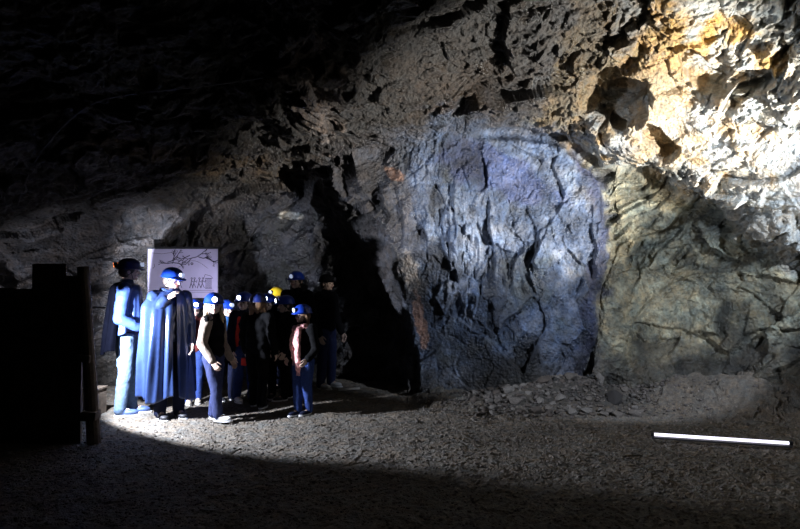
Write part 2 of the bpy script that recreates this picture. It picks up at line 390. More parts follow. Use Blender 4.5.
cape_black = mat('cape_black', (.0007, .0008, .0016), .9, spec=0, noise=.2)
shoe_white = mat('shoe_white', (.62, .62, .64), .6, noise=.1); shoe_black = mat('shoe_black', (.015, .015, .02), .6)
shoe_blue = mat('shoe_blue', (.04, .07, .18), .6, noise=.3); shoe_tan = mat('shoe_tan', (.38, .34, .28), .7)
shoe_pink = mat('shoe_pink', (.55, .25, .28), .6); sole_m = mat('sole', (.65, .65, .66), .6)
blonde = mat('hair_blonde', (.62, .48, .30), .55, noise=.3, nscale=50, bump=.4, bscale=90)
brown = mat('hair_brown', (.16, .085, .04), .6, noise=.3, nscale=50, bump=.4, bscale=90)
darkhair = mat('hair_dark', (.03, .02, .015), .6, bump=.4, bscale=90)
scarf_m = mat('scarf_pink', (.85, .42, .42), .9, noise=.45, nscale=35, bump=.5)
lamp_house = mat('lamp_housing', (.02, .02, .025), .4)
lens_on = mat('lens_lit', (.9, .9, .95), .3, emit=(.75, .82, 1), estr=9)
lens_dim = mat('lens_dim', (.5, .55, .7), .2, emit=(.6, .7, 1), estr=.5)
lens_orange = mat('lens_orange', (.9, .3, .05), .3, emit=(1, .22, .03), estr=4)

def helmet_bm(hr, Rm):
    bm = bmesh.new(); NS = 40
    prof = [(0, 1.0), (.25, .975), (.5, .88), (.72, .72), (.88, .5), (.97, .24), (1.0, 0), (1.02, -.06)]
    rings = []
    for i, (r, z) in enumerate(prof):
        ring = []
        for k in range(NS):
            a = 2*PI*k/NS; rr = r
            ridge = 1+.035*math.exp(-(math.sin(a)/.18)**2)*(1 if .2 < r < .98 else 0)+.02*math.exp(-(math.sin(a-.6)/.1)**2)*(.2 < r < .98)+.02*math.exp(-(math.sin(a+.6)/.1)**2)*(.2 < r < .98)
            ring.append(bm.verts.new((rr*math.sin(a)*ridge, -rr*math.cos(a)*1.14*ridge, z*.92*(ridge if r < .9 else 1))) if i else None)
        rings.append(ring)
    top = bm.verts.new((0, 0, .94)); brim = []; under = []; inner = []
    for k in range(NS):
        a = 2*PI*k/NS; fr = max(0, math.cos(a))**2; e = 1.08+.30*fr
        brim.append(bm.verts.new((e*math.sin(a), -e*math.cos(a)*1.14, -.12-.10*fr)))
        under.append(bm.verts.new((e*math.sin(a)*.99, -e*math.cos(a)*1.14*.99, -.17-.10*fr)))
        inner.append(bm.verts.new((.93*math.sin(a), -.93*math.cos(a)*1.14, -.10)))
    for k in range(NS):
        j = (k+1) % NS
        bm.faces.new((top, rings[1][k], rings[1][j]))
        for i in range(1, len(prof)-1): bm.faces.new((rings[i][k], rings[i+1][k], rings[i+1][j], rings[i][j]))
        bm.faces.new((rings[-1][k], brim[k], brim[j], rings[-1][j]))
        bm.faces.new((brim[k], under[k], under[j], brim[j])); bm.faces.new((under[k], inner[k], inner[j], under[j]))
    bm.faces.new(list(reversed(inner)))
    bmesh.ops.transform(bm, matrix=Rm @ Matrix.Scale(hr, 4), verts=bm.verts)
    bmesh.ops.recalc_face_normals(bm, faces=bm.faces)
    return bm

def person(px, foot, H, face, label, kid=False, top=black_cloth, legs=denim_dark, shoe=shoe_black, helmet=helmet_blue, hair=darkhair,
           long_hair=False, lamp=lens_on, head=0, nod=0, stance=(.055, .04, -.05), arms=None, Y=None, wide=1.0, hood=False, rear_lamp=False, group=None, sole=None, sleeve_m=None, sleeve_only=False):
    Y = Y or gy(foot); x = (px-400)/F*Y; z0 = float(floor_z(x, Y)[0])
    root = empty('person', (x, Y, z0+.004), math.radians(face)); tag(root, label, 'person', group)
    hs = 1.17 if kid else 1.0
    hh = H*.066*hs                                   # half head height
    hz = H-hh*1.02; sh = H*(.80 if kid else .815); hip = H*.50
    if kid and arms is None: wide *= .93; arms = [((.135, .0, .62), (.14, -.07, .48)), ((-.135, .0, .62), (-.14, -.07, .48))]
    w = wide; sx = H*.105*w; seed = int(px)
    # feet: person's left (+x) and right (-x): spread, forward of left, forward of right
    sp, fl, frr = stance
    feet = [Vector((sp*H, -fl*H, 0)), Vector((-sp*H, -frr*H, 0))]
    hips = [Vector((.052*H, 0, hip)), Vector((-.052*H, 0, hip))]
    knees = [(f+h)/2+Vector((0, -.018*H, .02*H)) for f, h in zip(feet, hips)]
    ankles = [f+Vector((0, 0, .05*H)) for f in feet]
    if kid and arms is None: wide *= .93; arms = [((.135, .0, .62), (.14, -.07, .48)), ((-.135, .0, .62), (-.14, -.07, .48))]
    if arms is None: arms = [((.155, .0, .62), (.165, -.06, .48)), ((-.155, .0, .62), (-.165, -.06, .48))]
    shs = [Vector((sx, 0, sh)), Vector((-sx, 0, sh))]
    el_ = [Vector(a[0])*H for a in arms]; wr = [Vector(a[1])*H for a in arms]
    HR = Matrix.Translation((0, 0, sh+.05*H)) @ Euler((math.radians(nod), 0, math.radians(head))).to_matrix().to_4x4() @ Matrix.Translation((0, 0, -sh-.05*H))
    hc = Vector((0, -.012*H, hz))
    # ---- body: one skin
    bm = bmesh.new()
    for f, k, h, a in zip(feet, knees, hips, ankles):
        cap(bm, h, k, .048*H, .031*H); cap(bm, k, a, .031*H, .02*H); cap(bm, a, f+Vector((0, -.07*H, .02*H)), .02*H, .016*H)
    ell(bm, (0, 0, hip+.03*H), (.085*H*w, .058*H, .06*H)); ell(bm, (0, 0, .62*H), (.075*H*w, .052*H, .09*H)); ell(bm, (0, 0, .72*H), (.092*H*w, .06*H, .10*H))
    for s, e, r_ in zip(shs, el_, wr):
        cap(bm, s*.96, e, .031*H, .024*H); cap(bm, e, r_, .023*H, .016*H)
        # hand: palm, four unequal curled fingers and a thumb off its side
        d = (r_-e).normalized(); side = Vector((0, -1, 0)) if abs(d.y) < .8 else Vector((0, 0, 1)); side = (side-d*side.dot(d)).normalized(); nrm = d.cross(side)
        inward = nrm if nrm.x*(-1 if s.x > 0 else 1) > 0 else -nrm
        hl = .105*H*(.95); pc = r_+d*hl*.25
        Rm = Matrix((side, nrm, d)).transposed().to_4x4(); ell(bm, pc, (.024*H, .011*H, .032*H), Rm)
        for i, L in enumerate((.40, .46, .43, .34)):
            b0 = r_+d*hl*.45+side*(.017-.0113*i)*H; m_ = b0+d*L*hl*.5+inward*.004*H+side*(.0025-.0016*i)*H; t_ = m_+d*L*hl*.42+inward*.016*H
            cap(bm, b0, m_, .0056*H, .0052*H, 8); cap(bm, m_, t_, .0052*H, .0042*H, 8)
        t0 = r_+d*hl*.12+side*.016*H; t1 = t0+side*.018*H+d*.022*H+inward*.004*H; t2 = t1+d*.022*H+inward*.008*H+side*.004*H
        cap(bm, t0, t1, .0075*H, .0062*H, 8); cap(bm, t1, t2, .0062*H, .005*H, 8)
    n0 = len(bm.verts)
    cap(bm, (0, .004*H, sh), HR @ (hc+Vector((0, .01*H, -hh*.6))), .034*H, .032*H)
    hm = bmesh.new()
    ell(hm, hc+Vector((0, .004, hh*.18)), (hh*.74, hh*.90, hh*.80)); ell(hm, hc+Vector((0, -hh*.18, -hh*.35)), (hh*.56, hh*.62, hh*.62))
    ell(hm, hc+Vector((0, -hh*.62, -hh*.72)), (hh*.24, hh*.18, hh*.18))
    cap(hm, hc+Vector((0, -hh*.80, hh*.02)), hc+Vector((0, -hh*1.0, -hh*.28)), hh*.08, hh*.12, 8)
    cap(hm, hc+Vector((-hh*.36, -hh*.70, hh*.13)), hc+Vector((hh*.36, -hh*.70, hh*.13)), hh*.10, hh*.10, 8)
    for s in (-1, 1):
        ell(hm, hc+Vector((s*hh*.74, hh*.05, -hh*.08)), (hh*.09, hh*.17, hh*.24)); ell(hm, hc+Vector((s*hh*.34, -hh*.55, -hh*.28)), (hh*.24, hh*.22, hh*.24))
    bmesh.ops.transform(hm, matrix=HR, verts=hm.verts)
    tmpm = bpy.data.meshes.new('t'); hm.to_mesh(tmpm); hm.free(); bm.from_mesh(tmpm); bpy.data.meshes.remove(tmpm)
    fuse('body', bm, skin, root, .0058, 2)
    for s in (-1, 1):
        e = bmesh.new(); ell(e, HR @ (hc+Vector((s*hh*.32, -hh*.735, -hh*.02))), (hh*.11, hh*.07, hh*.075)); link('eye', e, eye_m, root, True)
    e = bmesh.new(); ell(e, HR @ (hc+Vector((0, -hh*.79, -hh*.50))), (hh*.24, hh*.07, hh*.06), HR.to_3x3().to_4x4()); link('mouth', e, mouth_m, root, True)
    # ---- hair
    bm = bmesh.new()
    ell(bm, hc+Vector((0, hh*.10, hh*.25)), (hh*.82, hh*.88, hh*.80)); ell(bm, hc+Vector((0, hh*.35, -hh*.15)), (hh*.70, hh*.62, hh*.62))
    if long_hair:
        for s in (-1, -.5, 0, .5, 1):
            cap(bm, hc+Vector((s*hh*.68, hh*.35*(1.3-abs(s)), -hh*.1)), hc+Vector((s*hh*.85, hh*.30*(1.3-abs(s))+.01, -hh*1.9)), hh*.30, hh*.17, 10)
    bmesh.ops.transform(bm, matrix=HR, verts=bm.verts)
    fuse('hair', bm, hair, root, .009, 2, .004, 40, seed)
    # ---- helmet with headlamp
    hl_ = Matrix.Translation(hc+Vector((0, hh*.02, hh*.36)))
    ho = link('helmet', helmet_bm(hh*1.0, HR @ hl_), helmet, root, True)
    s_ = -1 if not rear_lamp else 1
    def lampat(sg, lm, nm='headlamp'):
        c0 = HR @ (hc+Vector((0, hh*(.02+1.02*sg), hh*.62))); c1 = HR @ (hc+Vector((0, hh*(.02+1.36*sg), hh*.58)))
        lb = bmesh.new(); cyl(lb, c0, c1, hh*.24, hh*.27, 20)
        cyl(lb, c1, c1+(c1-c0)*.12, hh*.22, hh*.20, 20)
        lb.faces.ensure_lookup_table()
        for f_ in lb.faces[22:]: f_.material_index = 1
        link(nm, lb, [lamp_house, lm], ho)
    lampat(-1, lamp)
    if rear_lamp: lampat(1, lens_orange, 'rear_light')
    sb = bmesh.new()                                   # chin strap
    for s in (-1, 1):
        cyl(sb, HR @ (hc+Vector((s*hh*.86, -hh*.05, hh*.22))), HR @ (hc+Vector((s*hh*.52, -hh*.38, -hh*.86))), hh*.035, seg=6)
    cyl(sb, HR @ (hc+Vector((-hh*.52, -hh*.38, -hh*.86))), HR @ (hc+Vector((hh*.52, -hh*.38, -hh*.86))), hh*.035, seg=6)
    link('chin_strap', sb, lamp_house, root)
    # ---- trousers
    bm = bmesh.new()
    for k, h, a in zip(knees, hips, ankles):
        cap(bm, h, k, .062*H, .044*H); cap(bm, k, a+Vector((0, 0, -.008*H)), .044*H, .036*H)
    ell(bm, (0, 0, hip+.035*H), (.098*H*w, .07*H, .065*H))
    fuse('trousers', bm, legs, root, .011, 3, .008, 10, seed)
    # ---- jacket
    bm = bmesh.new()
    ell(bm, (0, 0, .55*H), (.106*H*w, .078*H, .07*H)); ell(bm, (0, 0, .63*H), (.104*H*w, .076*H, .10*H)); ell(bm, (0, 0, .72*H), (.108*H*w, .078*H, .105*H))
    cap(bm, shs[0]*.97, shs[1]+Vector((0, 0, 0)), .046*H, .046*H); cap(bm, (0, .0, sh), (0, -.002*H, sh+.03*H), .05*H, .046*H)
    if hood: ell(bm, (0, .06*H, sh+.02*H), (.07*H, .045*H, .05*H))
    if not sleeve_m:
        for s, e, r_ in zip(shs, el_, wr): cap(bm, s, e, .045*H, .037*H); cap(bm, e, r_-(r_-e)*.06, .037*H, .029*H)
    fuse('jacket', bm, top, root, .011, 3, .008, 9, seed+1)
    if sleeve_m:
        for s, e, r_ in zip(shs, el_, wr):
            bm = bmesh.new(); cap(bm, s, e, .047*H, .038*H); cap(bm, e, r_-(r_-e)*.06, .038*H, .029*H)
            fuse('sleeve', bm, sleeve_m, root, .009, 2, .006, 12, seed+2)
    # ---- shoes
    for f in feet:
        bm = bmesh.new(); L = .155*H
        ell(bm, f+Vector((0, -.01*H, .034*H)), (.029*H, .038*H, .028*H)); ell(bm, f+Vector((0, -L*.42, .022*H)), (.031*H, .052*H, .021*H))
        cap(bm, f+Vector((0, .005*H, .03*H)), f+Vector((0, 0, .055*H)), .028*H, .027*H)
        for v in bm.verts: v.co.z = max(v.co.z, .008)
        so = fuse('shoe', bm, shoe, root, .006, 2)
        bm = bmesh.new()
        vs = []
        for k in range(20):
            a = 2*PI*k/20; ux = .031*H*math.cos(a)*(1+.12*math.sin(a)*-1); uy = (.5*L+.006)*math.sin(a)-L*.30
            vs.append(bm.verts.new(f+Vector((ux, uy, 0))))
        fc_ = bm.faces.new(vs); ex = bmesh.ops.extrude_face_region(bm, geom=[fc_])
        for v in ex['geom']:
            if isinstance(v, bmesh.types.BMVert): v.co.z += .016
        bmesh.ops.recalc_face_normals(bm, faces=bm.faces)
        s2 = link('sole', bm, sole or sole_m, root); s2.parent = so
    return root, dict(H=H, sh=sh, hz=hz, hh=hh, HR=HR)

def cape(root, H, m, z_top, z_bot, r0, r1, a0, a1, name='cape', folds=9, amp=.035, off=(0, 0), asym=0, seed=1, elbow=None):
    """draped cloth: open ring from angle a0 to a1 (0 = front), flaring from neck to hem, with thickness"""
    bm = bmesh.new(); NU, NV = 150, 60; g = []
    for j in range(NV+1):
        t = j/NV; z = z_top+(z_bot-z_top)*t; row = []
        sh_ = min(1, t/.13)
        base = .055*H*(1-sh_)+sh_*(r0+(r1-r0)*(t-.13)/.87 if t > .13 else r0)
        sq = math.sin(sh_*PI/2) if t < .13 else 1
        zz_ = z if t > .13 else z_top-(1-math.sqrt(max(0, 1-sh_**2)))*(z_top-z_bot)*.13
        for i in range(NU+1):
            u = i/NU; a = math.radians(a0+(a1-a0)*u)
            fold = amp*min(1, max(0, t-.05)*1.6)*(math.sin(folds*a+seed+1.1*math.sin(3*t+a))+.45*math.sin(folds*2.3*a+2*seed+t*2))
            r = base+fold
            rx, ry = r*1.12, r*.78
            if elbow:
                ea, er, ez, ew = elbow; da = (math.degrees(a)-ea+180) % 360-180
                b = er*math.exp(-(da/ew)**2)*(math.exp(-((zz_-ez)/.12)**2) if zz_ > ez else math.exp(-((zz_-ez)/.9)**2)*(.85)+.15*math.exp(-((zz_-ez)/.12)**2)); rx += b; ry += b
            row.append(bm.verts.new((rx*math.sin(a)+off[0]*t, -ry*math.cos(a)+off[1]*t, zz_+.035*math.sin(folds*.5*a+seed)*t)))
        g.append(row)
    for j in range(NV):
        for i in range(NU): bm.faces.new((g[j][i], g[j+1][i], g[j+1][i+1], g[j][i+1]))
    bmesh.ops.recalc_face_normals(bm, faces=bm.faces)
    bmesh.ops.solidify(bm, geom=bm.faces[:], thickness=.005)
    return link(name, bm, m, root, True)

# 1 man in light jeans
r, d = person(127, 416, 1.80, 105, 'tall man in pale blue jeans standing at far left beside the timber barrier', top=rain_blue, legs=denim_light, shoe=shoe_blue, helmet=helmet_navy,
              lamp=lens_dim, rear_lamp=True, stance=(.045, .03, -.03), arms=[((.14, .0, .63), (.12, -.11, .56)), ((-.15, .02, .63), (-.13, -.10, .57))], wide=1.02, head=10)
cape(r, 1.80, rain_blue, 1.53, .98, .215, .225, 3, 357, name='rain_cape', folds=6, amp=.022, seed=4)
cape(r, 1.80, cape_black, 1.55, .74, .235, .275, 110, 262, folds=6, amp=.02, off=(0, .05), name='cape_back')
b = bmesh.new(); ell(b, (0, 0, .975), (.205, .15, .035)); fuse('belt', b, black_cloth, r, .012, 1)
# 2 caped
r, d = person(170, 419, 1.70, 40, 'person in long shiny blue rain cape with one arm raised, before the sign', top=cape_cloth, legs=navy_cloth, lamp=lens_dim,
              stance=(.06, .02, .0), arms=[((.14, .0, .63), (.12, -.08, .5)), ((-.12, -.02, .72), (-.045, -.075, .805))], head=25, nod=8)
cape(r, 1.70, cape_cloth, 1.46, .24, .185, .265, 6, 354, folds=8, amp=.032, elbow=(-85, .11, 1.27, 30), seed=2)
b = bmesh.new()
for k in range(16):
    a = 2*PI*k/16; a2 = 2*PI*(k+1)/16
    cap(b, (.085*math.sin(a), -.08*math.cos(a), 1.455+.012*math.sin(3*a)), (.085*math.sin(a2), -.08*math.cos(a2), 1.455+.012*math.sin(3*a2)), .03, .03, 8)
fuse('collar', b, cape_cloth, r, .009, 2, .006, 14)
# 3 girl in vest
r, d = person(214, 420, 1.42, 78, 'girl with long blonde hair in dark vest over beige sleeves, white shoes', kid=True, top=black_cloth, legs=denim_dark, shoe=shoe_white, hair=blonde,
              long_hair=True, head=-58, stance=(.035, -.02, .06), arms=[((.15, .0, .60), (.15, -.08, .47)), ((-.13, .03, .62), (-.14, -.07, .485))], sleeve_m=beige_knit)
# 4 child A
person(194, 402, 1.33, 20, 'child half hidden between caped person and girl in vest, red on the jacket', kid=True, top=mat('dark_red_cloth', (.10, .012, .012), .9, noise=.3), legs=denim_blue, shoe=shoe_tan, stance=(.045, .0, .05), head=10)
# 5 child B
person(226, 401, 1.31, 50, 'child in blue jacket just behind the girl in dark vest', kid=True, top=mat('mid_blue_cloth', (.02, .09, .26), .8, noise=.3), legs=navy_cloth, helmet=helmet_blue, Y=8.55, lamp=lens_dim)
# 6 child C
r, d = person(245, 402, 1.41, 35, 'child in dark jacket with red front and blue jeans, headlamp shining brightly', kid=True, top=navy_cloth, legs=denim_blue, shoe=shoe_white, head=-50, hair=brown)
b = bmesh.new(); cap(b, (.0, -.085, 1.08), (-.05, -.095, .78), .035, .035); cap(b, (-.10, -.04, 1.10), (-.11, -.035, .72), .035, .03)
fuse('jacket_front', b, red_cloth, r, .009, 2, .006, 12)
# 7 D
r, d = person(258, 408, 1.40, 170, 'child in long black coat seen from behind, brown hair under navy helmet', kid=True, top=black_cloth, legs=black_cloth, helmet=helmet_navy, hair=brown, long_hair=True, head=15, lamp=lens_dim, wide=1.1)
b = bmesh.new(); box(b, (.17, -.04, .56), (.11, .07, .10), bev=.015); link('mitten', b, red_cloth, r)
# 8 E
r, d = person(268, 400, 1.37, 0, 'child with orange collar standing behind the child in black coat', kid=True, Y=8.62, top=black_cloth, legs=black_cloth)
b = bmesh.new()
for k in range(12):
    a = 2*PI*k/12; a2 = 2*PI*(k+1)/12; cap(b, (.07*math.sin(a), -.07*math.cos(a), 1.11), (.07*math.sin(a2), -.07*math.cos(a2), 1.11), .018, .018, 8)
fuse('collar', b, mat('orange_cloth', (.6, .13, .03), .8), r, .008, 1)
# 9 F yellow
person(278, 398, 1.45, -30, 'child wearing the only yellow helmet', kid=True, Y=9.4, helmet=helmet_yellow, legs=navy_cloth, lamp=lens_dim)
# 10 G
person(287, 399, 1.34, -60, 'child in blue helmet with lit lamp below and right of the yellow helmet', kid=True, Y=8.45, legs=black_cloth)
# 11 H adult
person(297, 393, 1.68, -20, 'tall adult in black towering over the children behind the scarf girl', top=black_cloth, legs=denim_blue, shoe=shoe_white, Y=9.1, lamp=lens_dim, stance=(.07, 0, 0))
# 12 J
person(326, 390, 1.64, 60, 'rightmost person, all in shade with blue jeans and a white shoe showing', top=black_cloth, legs=denim_dark, shoe=shoe_white, helmet=mat('helmet_black', (.002, .002, .003), .8, spec=.1), Y=9.45, lamp=lamp_house, stance=(.08, 0, 0))
# 13 K scarf girl
r, d = person(304, 414, 1.285, -35, 'girl with long pink patterned scarf over dark jacket and skinny jeans', kid=True, top=black_cloth, legs=denim_blue, shoe=navy_cloth, hair=brown, long_hair=True,
              lamp=lens_dim, head=-10, stance=(.03, -.04, .04), wide=.95, arms=[((.14, .01, .61), (.12, -.08, .52)), ((-.14, .01, .61), (-.12, -.08, .52))])
b = bmesh.new()
for k in range(16):
    a = 2*PI*k/16; a2 = 2*PI*(k+1)/16; z_ = 1.035+.02*math.sin(a*2)
    cap(b, (.085*math.sin(a), -.085*math.cos(a)-.01, z_), (.085*math.sin(a2), -.085*math.cos(a2)-.01, 1.035+.02*math.sin(a2*2)), .026, .026, 8)
for x0, zb, rr in ((-.035, .66, .025), (.03, .54, .027), (.0, .84, .026)):
    cap(b, (x0*.8, -.12, 1.03), (x0*1.3, -.15, .85), rr, rr*1.1); cap(b, (x0*1.3, -.15, .85), (x0, -.125, zb), rr*1.1, rr*.8)
sc_o = fuse('scarf', b, scarf_m, r, .008, 1, .012, 22)
b = bmesh.new()
for x0, zb in ((-.035, .64), (.03, .525)):
    for k in range(7): cyl(b, (x0-.024+.008*k, -.125, zb+.02), (x0-.028+.009*k, -.12+.004*(k % 3), zb-.05), .003, .002, 6)
f_ = link('fringe', b, scarf_m, r); f_.parent = sc_o

# ------------------------------------------------------------ sign
sy = 9.12; cS = at(183, 273.5, sy); sw, shh = 70/F*sy, 49/F*sy
sg = empty('information_sign', cS); tag(sg, 'white framed sign with a line drawing, mounted on the rock behind the group', 'sign')
b = bmesh.new(); box(b, (0, 0, 0), (sw, .02, shh), bev=.002); link('panel', b, mat('sign_panel', (.55, .50, .68), .35, noise=.06, nscale=6), sg)
b = bmesh.new()
box(b, (0, .0, shh/2+.016), (sw+.04, .035, .032), bev=.004); box(b, (0, 0, -shh/2-.005), (sw+.02, .03, .012), bev=.003)
for s in (-1, 1): box(b, (s*(sw/2+.006), 0, 0), (.012, .03, shh), bev=.003)
link('frame', b, mat('sign_frame', (.02, .02, .022), .5), sg)
def stroke(bm, pts, wd=.006):
    for (x0, z0), (x1, z1) in zip(pts, pts[1:]):
        a_ = Vector((x0, 0, z0)); b_ = Vector((x1, 0, z1)); d_ = b_-a_
        if d_.length < 1e-5: continue
        n_ = Vector((-d_.z, 0, d_.x)).normalized()*wd/2
        y_ = Vector((0, -.0115, 0)); vs = [bm.verts.new(q_+y_) for q_ in (a_-n_, b_-n_, b_+n_, a_+n_)]
        bm.faces.new(vs)
b = bmesh.new(); rr = random.Random(3)
def S(u, v): return ((u-.5)*sw, (.5-v)*shh)
def tree(u, v, a, L, n):
    u2, v2 = u+L*math.cos(a), v+L*math.sin(a)*1.4; stroke(b, [S(u, v), S(u2, v2)], .004+.002*n)
    if n:
        for k in range(2): tree(u2, v2, a+rr.uniform(-.9, .9), L*rr.uniform(.55, .85), n-1)
for u, v, a in ((.35, .30, -1.2), (.36, .28, .1), (.35, .28, 3.0), (.28, .27, -.3), (.70, .16, -.6), (.72, .16, .3), (.70, .16, 2.9), (.82, .18, .4), (.60, .13, 2.7)): tree(u, v, a, .075, 4)
stroke(b, [S(.42+.44*k/24, .24+.16*(1-math.sin(PI*k/24))) for k in range(25)], .004)
stroke(b, [S(.05, .08), S(.2, .10), S(.34, .07)], .005); stroke(b, [S(.07, .4), S(.1, .36), S(.09, .30)], .006)
b_dot = [S(.63+.015*math.cos(t), .30+.02*math.sin(t)) for t in np.linspace(0, 6.3, 10)]; stroke(b, b_dot, .012)
for u in (.40, .47, .63, .67, .74, .79):            # little figures along the bottom
    stroke(b, [S(u, .62), S(u-.01, .70), S(u-.03, .80)], .010); stroke(b, [S(u-.01, .70), S(u+.02, .79)], .008); stroke(b, [S(u, .65), S(u+.03, .68), S(u+.035, .63)], .007)
    stroke(b, [S(u+.012*math.cos(t), .60+.016*math.sin(t)) for t in np.linspace(0, 6.3, 8)], .008)
for k in range(7): stroke(b, [S(.83+.013*k, .60), S(.83+.013*k, .80)], .005)
stroke(b, [S(.82, .60), S(.92, .60)], .008); stroke(b, [S(.82, .80), S(.92, .80)], .008); stroke(b, [S(.80, .60), S(.82, .52), S(.9, .55), S(.93, .6)], .006)
stroke(b, [S(.38, .83), S(.6, .845), S(.95, .84)], .005); stroke(b, [S(.06, .88), S(.35, .885), S(.95, .88)], .004)
link('drawing', b, mat('ink', (.03, .02, .05), .6), sg)['kind'] = 'stuff'
for s in (-1, 1):
    b = bmesh.new(); box(b, (s*sw*.35, .4, .1), (.03, .8, .03), bev=.003); link('bracket', b, mat('bracket_steel', (.05, .05, .05), .5, 1), sg)

# ------------------------------------------------------------ timber barrier at left
wood = mat('old_timber', (.10, .075, .055), .9, noise=.4, nscale=9, bump=.6, bscale=30)
tb = empty('timber_barrier', (-3.3, 6.28, 0)); tag(tb, 'dark weathered timber barrier with leaning post, standing at far left in front of the group', 'barrier')
random.seed(5)
for k in range(15):
    x0 = -.02-.165*k; hgt = 1.66 if k == 0 else 1.78 if k < 3 else 1.50+random.uniform(-.04, .04)
    b = bmesh.new(); box(b, (x0+.13, .0, hgt/2-.02), (.162, .035, hgt), bev=.004, jit=.004); link('plank', b, wood, tb)
b = bmesh.new(); v = cyl(b, (.33, -.02, -.03), (.20, -.02, 1.73), .065, .055, 12)
link('post', b, wood, tb)
b = bmesh.new(); box(b, (.235, -.035, .84), (.14, .15, .07), Euler((0, .08, .1)), .01, .004); link('cleat', b, wood, tb)
b = bmesh.new(); box(b, (.30, -.035, .29), (.14, .15, .09), Euler((0, .06, .1)), .01, .004); link('cleat', b, wood, tb)
for z_ in (.35, 1.2):
    b = bmesh.new(); box(b, (-1.1, .04, z_), (2.55, .05, .11), bev=.006, jit=.004); link('rail', b, wood, tb)
for x_ in (-.9, -2.2):
    b = bmesh.new(); box(b, (x_, .09, .72), (.10, .08, 1.5), bev=.006); link('post', b, wood, tb)
# crate behind post
cX, cY = (98.5-400)/F*7.7, 7.7; cz = float(floor_z(cX, cY)[0])
cr = empty('wooden_crate', (cX-.06, cY, cz)); tag(cr, 'small dark upright wooden crate behind the leaning timber post', 'crate')
for s in (-1, 1):
    b = bmesh.new(); box(b, (s*.11, 0, .15), (.02, .24, .30), bev=.003); link('side_board', b, wood, cr)
    b = bmesh.new(); box(b, (0, s*.11, .15), (.20, .02, .30), bev=.003); link('end_board', b, wood, cr)
b = bmesh.new(); box(b, (0, 0, .31), (.26, .26, .025), bev=.004); link('lid', b, wood, cr)

# ------------------------------------------------------------ LED tube on the floor
pa = Vector(((652-400)/F*gy(439.5), gy(439.5), 0)); pb = Vector(((787-400)/F*gy(448.5), gy(448.5), 0))
za = max(float(floor_z(pa.x, pa.y)[0]), float(floor_z(pb.x, pb.y)[0]))+.03
mid = (pa+pb)/2; L = (pb-pa).length; ang = math.atan2(pb.y-pa.y, pb.x-pa.x)
lt = empty('tube_light', (mid.x, mid.y, za), ang); tag(lt, 'lit white tube lamp lying on the cave floor at right', 'lamp')
b = bmesh.new(); cyl(b, (-L/2, 0, .028), (L/2, 0, .028), .015, seg=20); link('tube', b, mat('tube_glow', (.9, .9, 1), .3, emit=(.86, .84, 1), estr=1.8), lt, True)
b = bmesh.new(); box(b, (0, 0, -.004), (L+.04, .045, .018), bev=.003); link('base_channel', b, mat('lamp_base', (.12, .12, .13), .5, .6), lt)
for s in (-1, 1):
    b = bmesh.new(); cyl(b, (s*(L/2-.005), 0, .028), (s*(L/2+.025), 0, .028), .022, seg=18); link('end_cap', b, lamp_house, lt)

# ------------------------------------------------------------ stones
M_st = [mat('stone_grey', (.085, .074, .064), .85, noise=.35, nscale=12, bump=.5), mat('stone_brown', (.055, .044, .036), .9, noise=.35, nscale=12, bump=.5), mat('stone_pale', (.11, .10, .09), .85, noise=.3, nscale=12, bump=.5)]
def rock_mesh(seed, m, sq=(1, .8, .6)):
    rr = random.Random(seed); bm = bmesh.new()
    for k in range(15):
        v = Vector((rr.gauss(0, 1), rr.gauss(0, 1), rr.gauss(0, 1))).normalized()*rr.uniform(.8, 1.05); bm.verts.new((v.x*sq[0], v.y*sq[1], v.z*sq[2]))
    r = bmesh.ops.convex_hull(bm, input=bm.verts)
    bmesh.ops.delete(bm, geom=[g for g in r['geom_interior'] if isinstance(g, bmesh.types.BMVert)], context='VERTS')
    bmesh.ops.bevel(bm, geom=bm.edges[:], offset=.06, segments=1, affect='EDGES')
    bmesh.ops.recalc_face_normals(bm, faces=bm.faces)
    me = bpy.data.meshes.new('stone'); bm.to_mesh(me); bm.free(); me.materials.append(m); return me
protos = [rock_mesh(k, M_st[k % 3], (1, .75+.05*(k % 4), .55+.05*(k % 3))) for k in range(9)]
def put_stone(name, me, x, y, s, lab, grp=None, sink=.25, dz=0):
    o = bpy.data.objects.new(name, me); col.objects.link(o)
    o.scale = (s, s, s); o.rotation_euler = (random.uniform(-.3, .3), random.uniform(-.3, .3), random.uniform(0, 6.28))
    o.location = (x, y, float(floor_z(x, y)[0])+s*(.6-sink)+dz); tag(o, lab, 'stone', grp); return o
random.seed(21); placed = []
tries = 0
while len(placed) < 170 and tries < 9000:
    tries += 1
    x = random.gauss(2.1, .55); y = random.gauss(8.2, .28); s = random.choice([.04, .05, .06, .07, .085, .10, .12])
    if not (.9 < x < 2.95 and 7.6 < y < float(base_wall(x))-.15): continue
    if any((x-a)**2+(y-b_)**2 < (.80*(s+c_))**2 for a, b_, c_ in placed) or math.hypot(x-2.68, y-8.05) < .2+s or math.hypot(x-2.62, y-8.42) < .24+s: continue
    placed.append((x, y, s))
    put_stone('rubble_stone', random.choice(protos), x, y, s, 'angular grey-brown stone in the rubble pile at the foot of the blue wall', 'stones of the rubble pile')
put_stone('boulder', rock_mesh(55, mat('stone_dark', (.018, .016, .015), .9, bump=.5), (1, .9, .9)), 2.68, 8.05, .14, 'dark rounded boulder at the right end of the rubble pile')
put_stone('rock_slab', rock_mesh(58, M_st[2], (.6, .5, 1.2)), 2.60, 8.36, .13, 'grey upright slab of rock leaning at the rubble pile, behind the dark boulder', dz=.02)
